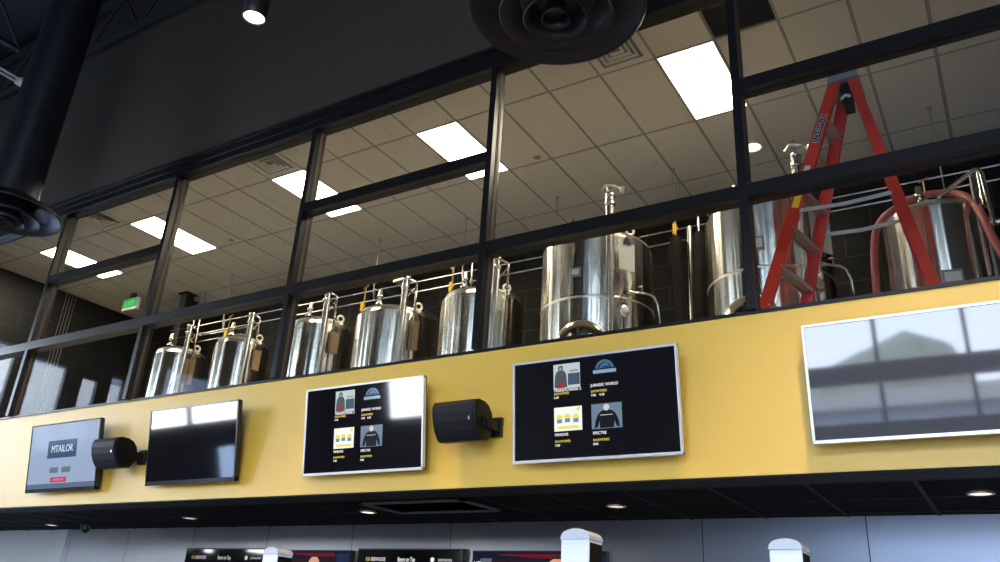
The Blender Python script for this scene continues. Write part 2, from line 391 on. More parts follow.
# four light conduits down the left wall
for k in range(4):
    y = 7.72 + k * .06
    o = MB().cyl((0, 0, 0), (0, 0, -2.9), .007, 8).build('wall_conduit', M['plate'], None, (-14.68, y, ZC - .02))
    tag(o, ['nearest of four pale conduits running down the dark left wall', 'second nearest of four pale conduits on the dark left wall', 'third of four pale conduits on the dark left wall', 'farthest of four pale conduits on the dark left wall'][k], 'conduit', 'pale conduits on the left wall')

# ------------------------------------------------------------------ tanks
def ring_torus(mb, c, R, r, ax='y', n=20, k=8):
    pts = []
    for i in range(n):
        a = 2 * PI * i / n
        pts.append((c[0] + R * math.cos(a), c[1], c[2] + R * math.sin(a)) if ax == 'y' else (c[0] + R * math.cos(a), c[1] + R * math.sin(a), c[2]))
    return mb.tube(pts, r, k, True)
YT = 7.3
def tank(tan, r, zr, label, kind, lean=20, extras=()):
    """zr = height of the body's shoulder; local -y looks at the dining room viewer"""
    cx = tan * YT
    t = empty('brewing_tank', (cx, YT, ZF), math.atan2(-cx, YT) * 0 + math.atan(-tan) * -1 * -1)
    t.rotation_euler.z = math.atan2(-cx, YT) if False else -math.atan2(cx, YT)
    tag(t, label, 'tank', 'stainless tanks in the upper room')
    H = zr - ZF
    small = kind == 'small'
    b0 = .45
    body = MB().lathe([(.06, b0 - .22), (.12, b0 - .22), (r * .96, b0 - .02), (r, b0 + .03), (r, H)], n=64)
    body.build('body', M['tank'], t)
    if small:
        MB().lathe([(r, H), (r * .95, H + .035), (r * .88, H + .062)], n=64).build('shoulder', M['tank'], t)
        zl = H + .062; rl = r * .88
    else:
        MB().lathe([(r, H), (r * .97, H + .028), (r * .92, H + .045)], n=64).build('shoulder', M['tank'], t)
        zl = H + .045; rl = r * .92
    MB().lathe([(rl, zl), (rl + .012, zl)], n=64, smooth=False).lathe([(rl + .012, zl), (rl + .012, zl + .018)], n=64).lathe([(rl + .012, zl + .018), (rl * .97, zl + .022)], n=64).build('lid_rim', M['steelrim'], t)
    MB().lathe([(rl * .97, zl + .028), (rl * .8, zl + .06), (rl * .4, zl + .10), (0, zl + .115)], n=48).build('lid', M['steel'], t)
    for k in range(4):
        a = PI / 4 + k * PI / 2; q = r * .8
        MB().cyl((q * math.cos(a), q * math.sin(a), 0), (q * math.cos(a), q * math.sin(a), b0 + .02), .03).lathe([(0, 0), (.055, 0), (.055, .015), (0, .015)], (q * math.cos(a), q * math.sin(a), 0), 16).build('leg', M['steelpol'], t)
    # spray-ball stub on the lid, towards the viewer and left
    fx, fy = (-.18 * r / .4 if kind != 'plain' else -.07), -rl * .62
    zz = zl + .06
    MB().lathe([(.055, 0), (.055, .02), (.026, .025), (.026, .09), (.04, .095), (.04, .125), (.028, .13), (.028, .19), (.012, .2), (0, .2)], (fx, fy, zz - .01), 20).build('top_fitting', M['steelpol'], t)
    if kind == 'plain': return [e(t, r, H, zl) for e in extras] and t
    # lifting lug on the right shoulder
    lg = MB(); a = math.radians(38); lx, ly = rl * math.sin(a) * 1.0, -rl * math.cos(a)
    ring_torus(lg, (0, 0, .065), .042, .013); lg.box(-.03, .03, -.008, .008, -.05, .03)
    o = lg.build('lifting_lug', M['steelrim'], t, (lx, ly, zl + .0)); o.rotation_euler.z = a * .5
    # riser pipe with its clamp, hanging arm
    a = math.radians(lean); rx, ry = (r + .055) * math.sin(a), -(r + .055) * math.cos(a)
    top = (.36 if small else .40) + zl - .05
    if kind != 'plain':
        MB().cyl((rx, ry, .5), (rx, ry, top), .04 if small else .048).lathe([(.03, 0), (.056, 0), (.056, .03), (.03, .03)], (rx, ry, top - .1), 20).lathe([(0, .0), (.05, 0), (.05, .035), (0, .04)], (rx, ry, top), 20).build('riser_pipe', M['tank'], t)
        for zb in (.9, H - .25): MB().beam((rx, ry, zb), (rx * .9, ry * .9, zb), .05, .03, (0, 0, 1)).build('bracket', M['galv'], t)
    if kind == 'big':
        o = MB().cyl((rx, ry, top), (rx, ry, top + .10), .02, 10).build('outlet_valve', M['steelpol'], t)
        MB().tube([(rx - .09, ry, top + .08), (rx - .05, ry - .01, top + .14), (rx + .04, ry - .01, top + .135), (rx + .12, ry, top + .09)], .013, 10).cyl((rx - .03, ry, top + .06), (rx - .05, ry, top + .15), .016, 10).cyl((rx + .12, ry, top + .05), (rx + .13, ry, top + .12), .022, 12).beam((rx - .05, ry - .02, top + .05), (rx + .08, ry - .02, top + .11), .01, .018).build('valve_handle', M['steelrim'], o)
    if small:
        ax, ay = (r + .06) * math.sin(a + .26), -(r + .09) * math.cos(a + .26)
        MB().tube([(rx, ry, top - .02), (rx + (ax - rx) * .45, ry + (ay - ry) * .45, top + .012), (ax - .012, ay, top - .012), (ax, ay, top - .05), (ax, ay, top - .3), (ax - .01, ay, H - .35), (ax - .01, ay, H - .75)], .013, 10).build('blow_off_arm', M['steelpol'], t)
        MB().tube([(ax, ay, top - .06), (rx + .03, ry, top - .22)], .008, 8).build('stay', M['steelpol'], t)
        MB().beam((ax, ay, H - .72), (ax, ay, H - .86), .06, .06).cyl((ax - .07, ay - .02, H - .78), (ax + .09, ay - .02, H - .78), .014, 10).lathe([(0, 0), (.03, 0), (.03, .02), (0, .02)], (ax, ay, H - .70), 16).build('valve', M['steelpol'], t)
    for e in extras: e(t, r, H, zl)
    return t
def at_shell(r, deg, z): a = math.radians(deg); return (r * math.sin(a), -r * math.cos(a), z)
def card(deg, z0, z1, w, m, nm='hanging_card', off=.03, clip=True):
    def f(t, r, H, zl):
        p = at_shell(r + off, deg, 0)
        b = MB().box(-w / 2, w / 2, -.003, .003, H + z0, H + z1)
        if clip: b.mat(1).prism([(-.05, H + z1 - .02), (.05, H + z1 - .02), (.012, H + z1 + .06), (-.012, H + z1 + .06)], -.012, .012)
        o = b.build(nm, [m, M['black']], t, (p[0], p[1], 0)); o.rotation_euler.z = math.radians(deg)
        if nm == 'hanging_card': o['label'] = 'card clipped to tank'
        if clip: MB().cyl((0, 0, 0), (0, off + .02, 0), .006, 8).build('card_hook', M['galv'], o, (0, 0, H + z1 + .03))
    return f
def name_plate(deg, z, w=.12, h=.11):
    def f(t, r, H, zl):
        p = at_shell(r + .004, deg, H + z)
        b = MB().box(-w / 2, w / 2, -.012, .02, -h / 2, h / 2); b.mat(1).box(-w / 2 + .015, w / 2 - .015, -.0135, -.012, -h / 2 + .02, h / 2 - .02)
        o = b.build('name_plate', [M['plate'], M['paper']], t, p); o.rotation_euler.z = math.radians(deg)
    return f
def weld_band(z):
    def f(t, r, H, zl): MB().lathe([(r, H + z), (r + .003, H + z + .002), (r + .003, H + z + .022), (r, H + z + .024)], n=64).build('weld_band', M['steelrim'], t)
    return f
def manway(deg, z, R=.25):
    def f(t, r, H, zl):
        p = at_shell(r - .03, deg, H + z)
        b = MB().lathe([(0, -.13), (R * .5, -.125), (R * .93, -.09), (R, -.075), (R, -.05), (R * .94, -.04), (R * .9, .08)], axis='y', n=40)
        o = b.build('manway_door', M['steelpol'], t, p); o.rotation_euler.z = math.radians(deg)
        rg = MB(); ring_torus(rg, (0, -.055, 0), R, .018, 'y', 40, 8); rg.build('door_ring', M['steelrim'], o)
        MB().lathe([(0, -.17), (.03, -.17), (.03, -.12), (.0, -.12)], axis='y', n=16).cyl((0, -.17, .0), (0, -.17, R * .62), .012, 8).build('door_clamp', M['black'], o)
    return f
def gauge_arm(deg, z):
    def f(t, r, H, zl):
        p = at_shell(r + .05, deg, H + z); g = math.radians(deg)
        r_ = empty('x'); bpy.data.objects.remove(r_)
        MB().cyl((0, 0, -.75), (0, 0, .02), .016, 10).cyl((-.05, .05, -.68), (.05, 0, -.68), .02, 10).cyl((0, 0, -.3), (0, 0, -.42), .03, 12).build('sight_tube', M['steelpol'], t, p, rz=g)
        MB().lathe([(0, -.05), (.055, -.05), (.06, -.04), (.06, 0), (0, 0)], (-.01, 0, -.08), 24, 'y').mat(1).lathe([(0, -.0525), (.047, -.0525), (.047, -.05)], (-.01, 0, -.08), 24, 'y').build('pressure_gauge', [M['steelpol'], M['paper']], t, p, rz=g)
        MB().tube([(0, .04, .12), (.05, -.01, .14), (.26, -.01, .16), (.33, -.01, .14), (.37, -.01, .06), (.39, -.01, -.1), (.395, -.01, -.85)], .011, 12).cyl((0, .08, .12), (0, -.03, .12), .024, 16).cyl((.05, -.01, .14), (.09, -.01, .14), .02, 12).cyl((.18, -.03, .155), (.18, -.03, .22), .01, 8).lathe([(0, 0), (.03, 0), (.03, .008), (0, .008)], (.18, -.01, .21), 16).build('sampling_arm', M['steelpol'], t, p, rz=g)
    return f
tank(-1.408, .374, 3.46 + E, 'stainless tank standing farthest left with a brown card on its side', 'small', 6, [card(16, -.44, -.06, .22, M['brown']), name_plate(-50, -1.0, .1, .1)])
tank(-1.225, .372, 3.44 + E, 'stainless tank second from the left, left of the third mullion', 'small', 7, [card(30, -.36, -.06, .13, M['brown']), name_plate(-48, -.95, .1, .1)])
tank(-1.021, .40, 3.49 + E, 'stainless tank just right of the third mullion, brown card at its right', 'small', 2, [card(23, -.38, -.08, .13, M['brown']), name_plate(-46, -.95, .1, .1)])
tank(-.851, .476, 3.44 + E, 'wide stainless tank with brown card, left neighbour of the tank behind the middle mullion', 'small', 8, [card(27, -.46, -.08, .12, M['brown']), name_plate(-22, -.86, .12, .13)])
tank(-.675, .479, 3.45 + E, 'stainless tank half hidden behind the middle mullion', 'small', 14, [card(20, -.22, -.02, .03, M['paper'], 'paper_strip', .075, False), name_plate(-14, -.82, .13, .13)])
tank(-.475, .594, 3.80 + E, 'large stainless tank with white card and curved sampling arm', 'big', 11, [card(27, -.40, -.10, .18, M['paper'], off=.05), name_plate(-21, -.42, .11, .10), weld_band(-.70), manway(-14, -1.22), gauge_arm(24, -.78)])
tank(-.228, .575, 3.80 + E, 'large stainless tank directly behind the red ladder', 'big', 30, [card(48, -.52, -.10, .26, M['paper'], off=.05), name_plate(-7, -.46, .10, .13), weld_band(-.70), manway(-18, -1.22), gauge_arm(38, -.80)])
tank(-.032, .455, 3.46 + E, 'stainless tank under the red hose at the right', 'plain', 20, [name_plate(9, -.66, .15, .12)])

# ------------------------------------------------------------------ pipes along the back, hangers
for z, lb in ((4.60, 'upper of two long thin steel pipes running behind the tanks'), (4.44, 'lower of two long thin steel pipes running behind the tanks')):
    o = MB().cyl((-12.4, 0, 0), (4.2, 0, 0), .011, 10).build('long_pipe', M['steelpol'], None, (0, 8.5, z + E)); tag(o, lb, 'pipe', 'long pipes behind the tanks')
for x, lb in ((-.12, 'thin hanger rod right of the ladder'), (-1.556, 'thin hanger rod left of the ladder'), (-3.0, 'thin hanger rod right of the large tank with white card'), (-4.63, 'thin hanger rod right of the middle mullion'), (-6.1, 'thin hanger rod left of the middle mullion'), (-7.7, 'thin hanger rod right of the third mullion'), (-9.3, 'thin hanger rod left of the third mullion'), (-11.0, 'thin hanger rod right of the second mullion')):
    t = empty('hanger_rod', (x, 8.47, ZC)); tag(t, lb, 'hanger', 'rods hanging the pipes')
    MB().cyl((0, 0, 0), (0, 0, -.90), .007, 8).lathe([(0, -.004), (.03, -.004), (.03, 0), (0, 0)], n=12).build('rod', M['galv'], t)
    MB().box(-.006, .006, .015, .045, -1.0, -.80).build('clip', M['galv'], t)
# U-shaped small conduits behind the far tank
for k, lb in ((0, 'outer bent steel line left of the farthest tank'), (1, 'inner bent steel line left of the farthest tank')):
    o = MB().tube([(0, 0, .95 - k * .05), (0, 0, .12), (.03, 0, .03), (.12, 0, 0), (1.3, 0, .0), (1.34, .03, 0), (1.34, .3, 0), (1.34, .468, 0)], .013, 8).build('bent_line', M['steelpol'], None, (-12.15 + k * .16, 8.75, 4.42 + E + k * .11)); tag(o, lb, 'pipe', 'bent lines by the left wall')
# black square ducts dropping from the ceiling at the far left
for (x, y, w, lb) in ((-12.5, 8.75, .17, 'thicker black duct dropping from the ceiling behind the farthest tank'), (-12.75, 9.05, .12, 'thinner black duct dropping from the ceiling behind the farthest tank')):
    t = empty('drop_duct', (x, y, ZC)); tag(t, lb, 'duct', 'black drop ducts')
    MB().box(-w / 2, w / 2, -w / 2, w / 2, ZF - ZC, -.02).build('shaft', M['black'], t, bevel=.01)
    MB().box(-w * .75, w * .75, -w * .75, w * .75, -.02, 0).build('collar', M['black'], t)
# insulated risers with ball valves
def riser(x, y, zt, r, valve, lb, bx=.03):
    t = empty('insulated_riser', (x, y, ZF)); tag(t, lb, 'pipe', 'insulated risers behind the tanks')
    H = zt + E - ZF
    MB().tube([(bx, 0, 0), (bx * .75, 0, H * .4), (0, 0, H - .5), (0, 0, H - .35), (0, 0, H - .32)], [r * .5, r * .7, r, r, r * .6], 14).build('insulation', M['insul'], t)
    MB().cyl((0, 0, H - .34), (0, 0, H + .08), .010, 10).cyl((0, 0, H - .24), (0, 0, H - .16), .02, 12).build('pipe_end', M['steelpol'] if not valve else M['brass'], t)
    if valve:
        MB().box(-.02, .02, -.05, -.03, H - .30, H - .16).box(-.02, .045, -.05, -.03, H - .25, H - .22).build('valve_handle', M['valve_y'], t, bevel=.006)
        MB().cyl((-.04, 0, H + .06), (.05, 0, H + .1), .012, 8).build('nipple', M['brass'], t)
riser(-2.93, 8.3, 4.72, .07, 1, 'black insulated riser with yellow valve between the two large tanks', .10)
riser(-2.65, 8.3, 4.72, .07, 0, 'black insulated riser beside the tank behind the ladder', -.08)
o = tag(MB().tube([(0, 0, 0), (0, 0, 2.6), (.0, 0, 3.2)], .035, 14).build('steel_riser', M['steel'], None, (-2.80, 8.42, ZF)), 'bare steel riser between the two black insulated risers', 'pipe')
riser(-5.98, 8.1, 4.42, .075, 1, 'black insulated riser with yellow valve left of the middle mullion')
riser(-5.67, 8.1, 4.42, .07, 0, 'black insulated riser without valve left of the middle mullion')
riser(-7.42, 8.0, 4.33, .06, 1, 'black insulated riser with yellow valve left of the wide tank')
riser(-8.85, 8.0, 4.28, .06, 1, 'black insulated riser with yellow valve beside the third mullion')
riser(-10.35, 8.1, 4.36, .06, 1, 'black insulated riser with yellow valve behind the second tank')
riser(-.28, 8.0, 4.25, .07, 1, 'black insulated riser with yellow valve behind the hose tank')
riser(.18, 8.0, 4.25, .06, 0, 'black insulated riser right of the yellow valve at the right')
for x, y, z, lb in ((-6.75, 7.95, 4.38, 'short bright steel tube above the wide tank'), (-2.5, 8.1, 4.72, 'short bright steel tube left of the tank behind the ladder')):
    t = empty('cross_tube', (x, y, z + E)); tag(t, lb, 'pipe', 'short cross tubes')
    MB().cyl((-.12, 0, 0), (.16, 0, .015), .022, 12).build('tube', M['steelrim'], t)
    MB().box(-.10, -.08, -.02, .45, -.02, .02).build('hanger', M['galv'], t)
# bent transfer line and panel at the far right
t = empty('transfer_line', (.2, 6.88, ZF)); tag(t, 'bright steel line bending down beside the hose tank at the right edge', 'pipe')
MB().tube([(-.36, .1, 2.22), (-.10, .02, 2.345), (-.06, 0, 2.365), (-.03, 0, 2.355), (-.015, 0, 2.31), (-.005, 0, 2.0), (0, 0, 1.88)], .020, 12).build('bent_pipe', M['steelpol'], t)
MB().cyl((-.085, .03, 0), (-.085, .03, 2.37), .028, 16).build('post', M['steel'], t)
MB().cyl((-.05, 0, 1.87), (.14, 0, 1.85), .022, 12).cyl((0, 0, 1.92), (0, 0, 1.82), .026, 12).build('valve', M['steelpol'], t)
o = MB().box(0, .9, 0, .03, 0, 2.0).box(.02, .06, .03, .3, 0, 1.9).box(.84, .88, .03, .3, 0, 1.9).build('plywood_panel', M['farwall'], None, (.34, 7.2, ZF), bevel=.004); tag(o, 'tan wooden panel behind the bent steel line at the right edge', 'panel')

# red hose looped over the right tank
hp = [(-.70, 6.75, 1.9), (-.70, 6.77, 2.76), (-.665, 6.79, 3.21), (-.605, 6.8, 3.36), (-.52, 6.8, 3.44), (-.345, 7.06, 3.665), (-.136, 7.1, 3.685), (.045, 7.02, 3.57), (.12, 6.88, 3.34), (.165, 6.8, 3.08), (.215, 6.79, 2.88), (.26, 6.76, 2.5), (.27, 6.75, 1.9)]
def smooth_path(P, n=5):
    out = []
    for i in range(len(P) - 1):
        p0, p1, p2, p3 = [Vector(P[max(0, min(len(P) - 1, i + k))]) for k in (-1, 0, 1, 2)]
        for j in range(n):
            t = j / n
            out.append(.5 * ((2 * p1) + (p2 - p0) * t + (2 * p0 - 5 * p1 + 4 * p2 - p3) * t * t + (3 * p1 - p0 - 3 * p2 + p3) * t ** 3))
    return out + [Vector(P[-1])]
t = empty('brewery_hose', (-.70, 6.75, ZF)); tag(t, 'red rubber hose looped over the right-hand tank', 'hose')
MB().tube([(p[0] + .70, p[1] - 6.75, p[2] + E - ZF) for p in smooth_path(hp)], .031, 14).build('hose', M['hose'], t)
MB().cyl((0, 0, .45), (0, 0, .54), .042, 16).cyl((.97, 0, .5), (.97, 0, .6), .042, 16).build('end_clamp', M['steelpol'], t)

# ------------------------------------------------------------------ step ladder
def ladder():
    base = Vector((-.75, 5.9, ZF)); t = empty('step_ladder', base); tag(t, 'tall red fibreglass stepladder standing open behind the glass', 'ladder')
    T = 4.17 + E - ZF
    def P(x, y, z): return Vector((x, y, z)) - Vector((base.x, base.y, 0))
    def leg(xb, yb, xt, yt, zr=(2.32 + E - ZF)):      # given point at reference height and at the top, extend to the floor
        top = P(xt, yt, T); ref = P(xb, yb, zr); d = (ref - top) / (zr - T); return top, top - d * T
    A = leg(-1.312, 5.60, -.683, 5.76); B = leg(-1.19, 6.20, -.66, 6.03)
    Cc = leg(-.247, 5.60, -.574, 5.76); D = leg(-.262, 6.20, -.572, 6.03)
    # channel rails: web facing outwards with flanges
    def rail(L, sgn, w=.085):
        mb = MB(); a, b = L; d = (b - a).normalized(); side = Vector((1, 0, 0)); side = (side - d * side.dot(d)).normalized()
        mb.beam(a, b, w, .012, side)
        for q in (-1, 1): 
            o = side * q * (w / 2 - .004) + Vector((0, sgn * .018, 0)); mb.beam(a + o, b + o, .008, .036, side)
        return mb
    for L, sg, nm in ((A, 1, 'front_rail'), (B, -1, 'front_rail'), (Cc, 1, 'rear_rail'), (D, -1, 'rear_rail')):
        rail(L, sg, .088 if nm == 'front_rail' else .07).build(nm, M['red'], t)
        e = L[1]; MB().box(-.055, .055, -.03, .03, 0, .05).build('foot', M['black'], t, (e.x, e.y, 0))
    n = 9
    for k in range(1, n + 1):
        f = k * .305 / T
        a = A[1].lerp(A[0], f); b = B[1].lerp(B[0], f)
        if k * .305 > T - .15: break
        d = (b - a).normalized()
        MB().beam(a, b, .085, .012, (1, 0, 0)).beam(a + Vector((-.038, 0, -.016)), b + Vector((-.038, 0, -.016)), .006, .028, (1, 0, 0)).beam(a + Vector((.038, 0, -.016)), b + Vector((.038, 0, -.016)), .006, .028, (1, 0, 0)).build('step', M['alu'], t)
    for f in (.2, .45, .7, .9):
        a = Cc[1].lerp(Cc[0], f); b = D[1].lerp(D[0], f)
        MB().beam(a, b, .025, .025).build('rear_brace', M['alu'], t)
    # spreaders
    zs = 3.02 + E - ZF
    for (L1, L2, dz) in ((A, Cc, 0), (B, D, -.0)):
        f = zs / T; a = L1[1].lerp(L1[0], f); b = L2[1].lerp(L2[0], f); m = (a + b) / 2 + Vector((0, 0, -.02))
        s_ = MB().beam(a, m, .008, .03).beam(m, b, .008, .03).cyl(m + Vector((0, -.012, 0)), m + Vector((0, .012, 0)), .014, 10); s_.build('spreader', M['alu'], t)
    # cap, hinge
    c0 = P(-.63, 5.895, T)
    MB().hexa([c0 + Vector(v) for v in ((-.118, -.175, -.05), (.118, -.175, -.05), (.118, .175, -.05), (-.118, .175, -.05))], [c0 + Vector(v) for v in ((-.095, -.17, .065), (.095, -.17, .065), (.095, .17, .065), (-.095, .17, .065))]).build('top_cap', M['capgrey'], t, bevel=.01)
    MB().box(c0.x - .035, c0.x + .035, c0.y - .11, c0.y + .11, T - .2, T - .05).build('hinge_bracket', M['insul'], t)
    MB().tube([(c0.x - .035, c0.y - .125, T - .2), (c0.x, c0.y - .13, T - .175), (c0.x + .035, c0.y - .125, T - .19)], .012, 8).build('pail_hook', M['paper'], t)
    # stickers on the near front rail
    a, b = A; d = (b - a).normalized(); side = (Vector((1, 0, 0)) - d * d.x).normalized()
    def sticker(f0, f1, w, m, nm, off=.009):
        p = a.lerp(b, f0); q = a.lerp(b, f1); o = Vector((0, -off, 0)); mb = MB(); mb.beam(p + o, q + o, w, .0015, side); return mb.build(nm, m, t), (p + q) / 2 + o
    L_ = (b - a).length
    _, c = sticker(.118, .205, .054, M['paper'], 'logo_plate'); _, c = sticker(.1202, .2028, .048, M['black'], 'logo_plate', .0105)
    tx = text('LOUISVILLE', .048, M['paper'], 'logo_lettering', t, (0, 0, 0), 1.12)
    X = -(d); Y = Vector((0, -1, 0)).cross(X)
    mt = Matrix((X, Y, X.cross(Y))).transposed().to_4x4(); mt.translation = c + Vector((0, -.0013, 0)); tx.matrix_local = mt @ Matrix.Diagonal((.0828 * (b - a).length * .90 / (max(v.co.x for v in tx.data.vertices) - min(v.co.x for v in tx.data.vertices)), 1, 1, 1))
    sticker(.275, .312, .045, M['paper'], 'white_sticker'); sticker(.352, .400, .05, M['valve_y'], 'yellow_sticker')
ladder()

# ------------------------------------------------------------------ round ducts and diffusers of the dining room
def diffuser_duct(x, y, zd, dia, label, xe):
    R = dia / 2
    t = empty('round_duct', (x, y, zd)); tag(t, label, 'duct', 'black round ducts with diffusers')
    rd = .265
    bend = 3.6; Rb = .62
    pts = [(0, 0, .16)] + [(0, 0, .16 + (bend - .16) * k / 3) for k in range(1, 4)]
    for k in range(1, 9):
        a = PI / 2 * k / 8; pts.append((Rb - Rb * math.cos(a), 0, bend + Rb * math.sin(a)))
    pts.append((xe, 0, bend + Rb))
    MB().tube(pts, rd, 36).build('duct', M['ductm'], t)
    # outer cone and nested cones (seen from below)
    MB().lathe([(rd, .30), (rd + .02, .26), (R * .8, .20), (R * .98, .13), (R, .11), (R * .99, .10), (R * .95, .105), (R * .9, .13), (R * .72, .20), (rd * .9, .28)], n=64).build('outer_cone', M['ductm'], t)
    for q, zq in ((.63, .035), (.36, 0), (.155, 0)):
        MB().lathe([(R * q * .62, zq + .14), (R * q * .86, zq + .05), (R * q, zq), (R * (q + .012), zq + .004), (R * q * .9, zq + .06), (R * q * .66, zq + .15)], n=56).build('inner_cone', M['ductm'], t)
    MB().lathe([(0, .05), (R * .10, .05), (R * .13, .09), (0, .10)], n=32).build('centre_plate', M['ductm'], t)
    MB().cyl((-R * .8, 0, .16), (R * .8, 0, .16), .008, 8).cyl((0, -R * .8, .16), (0, R * .8, .16), .008, 8).build('cross_stay', M['ductm'], t)
HD = 3.8
diffuser_duct(-2.353 * HD, 1.0 * HD, HD + E, .30 * HD, 'black round duct ending in a diffuser at the left edge', 5.5)
diffuser_duct(-.558 * HD, .995 * HD, HD + E, .318 * HD, 'large black round diffuser overhead at the top centre', 8.0)

# pendant downlight
t = empty('cylinder_pendant', (-4.25, 3.0, 4.08 + E)); tag(t, 'small black cylinder downlight with a warm lit lens at the top left', 'pendant light')
MB().lathe([(.0, .32), (.088, .32), (.088, 0), (.083, -.006), (.078, 0), (.078, .03), (.0, .03)], n=32).build('housing', M['black'], t)
MB().lathe([(0, .026), (.077, .026), (.077, .012), (0, .006)], n=32).build('lens', M['downlight'], t)
MB().cyl((0, 0, .32), (0, 0, ZR - 4.08 - E), .008, 8).build('stem', M['black'], t)

# roof steel: joists along the wall and across
def joist(name, p, q, h, label, n):
    t = empty(name, p); tag(t, label, 'joist', 'open web roof joists')
    p = Vector(p); q = Vector(q); d = q - p; side = Vector((0, 0, 1)).cross(d).normalized()
    MB().beam((0, 0, 0), d, .09, .05, side).build('bottom_chord', M['black'], t)
    MB().beam((0, 0, h), d + Vector((0, 0, h)), .11, .06, side).build('top_chord', M['black'], t)
    wb = MB()
    for k in range(n):
        a = d * (k / n); b = d * ((k + .5) / n) + Vector((0, 0, h)); c = d * ((k + 1) / n)
        wb.tube([a, b], .022, 8); wb.tube([b, c], .022, 8)
    wb.build('web', M['black'], t)
joist('roof_joist', (XL + .1, 4.85, 7.52 + E), (XR - .1, 4.85, 7.52 + E), .75, 'black open web joist running along the dark wall', 20)
for k, x in enumerate((-15.2, -13.4, -11.6, -9.8, -8.0)):
    joist('roof_joist', (x, YB + .1, 7.55 + E), (x, 4.4, 7.55 + E), .95, ['black cross joist nearest the left wall', 'second black cross joist from the left wall', 'third black cross joist from the left wall', 'fourth black cross joist, beside the left duct', 'black cross joist right of the left duct'][k], 8)
o = tag(MB().cyl((0, 0, 0), (0, 12, 0), .018, 10).cyl((.11, 0, 0), (.11, 12, 0), .018, 10).box(-.03, .14, 11.9, 12.1, -.03, .03).build('ceiling_conduit', M['white_plastic'], None, (-12.2, -7.2, 7.42 + E)), 'pair of grey conduits under the roof at the left edge', 'conduit')

# ------------------------------------------------------------------ televisions
W_, H_ = 1.23, .71
cols = {}
def cm(col, s=1.):
    k = (tuple(col), s)
    if k not in cols: cols[k] = emis('screen_colour', col, s)
    return cols[k]
def tv(x, z, tilt, label, silver, content=None, scr='screen'):
    t = empty('television', (x, 4.87, z)); t.rotation_euler.x = tilt; tag(t, label, 'television', 'televisions on the yellow band')
    bw = .014
    f = MB()
    a, b = W_ / 2, H_ / 2
    for bx in ((-a, a, b - bw, b), (-a, a, -b, -b + bw * (1.3 if silver else 2.6)), (-a, -a + bw, -b, b), (a - bw, a, -b, b)): f.box(bx[0], bx[1], -.022, .012, bx[2], bx[3])
    f.build('bezel', M['bezel_s'] if silver else M['bezel_k'], t)
    MB().box(-a + .003, a - .003, .012, .03, -b + .003, b - .003).box(-a * .7, a * .7, .03, .055, -b * .75, b * .55).build('back_shell', M['tvback'], t, bevel=.006)
    s = MB().box(-a + bw, a - bw, -.016, .0, -b + bw * (1.3 if silver else 2.6), b - bw).build('screen', M[scr], t)
    yb = (YW - 4.87)
    # wall arm, reaches the wall
    ct, st = math.cos(tilt), math.sin(tilt)
    MB().box(-.2, .2, .05, .068, -.2, .2).box(-.05, .05, .06, yb - .02, -.05, .05).box(-.14, .14, yb - .03, yb - .012, -.12, .12).build('wall_mount', M['tvback'], t)
    if content: content(s, s)
    return t
def sx(f): return -W_ / 2 + .014 + f * (W_ - .028)
def sz(f): return H_ / 2 - .014 - f * (H_ - .032)
def fpoly(mb, pts, lay=1): mb.prism([(sx(a), sz(b)) for a, b in pts], -.0165 - .0006 * lay, -.016, 'y')
def rect(a, b, c, d): return [(a, c), (b, c), (b, d), (a, d)]
def circ(cx, cy, r, n=16, a0=0, a1=2 * PI, asp=.577):
    return [(cx + r * asp * math.cos(a0 + (a1 - a0) * k / n), cy - r * math.sin(a0 + (a1 - a0) * k / n)) for k in range(n + (0 if a1 - a0 > 6.2 else 1))]
K = 1.0
WHT, YEL, GRY = (.85, .85, .85), (.75, .55, .08), (.45, .47, .5)
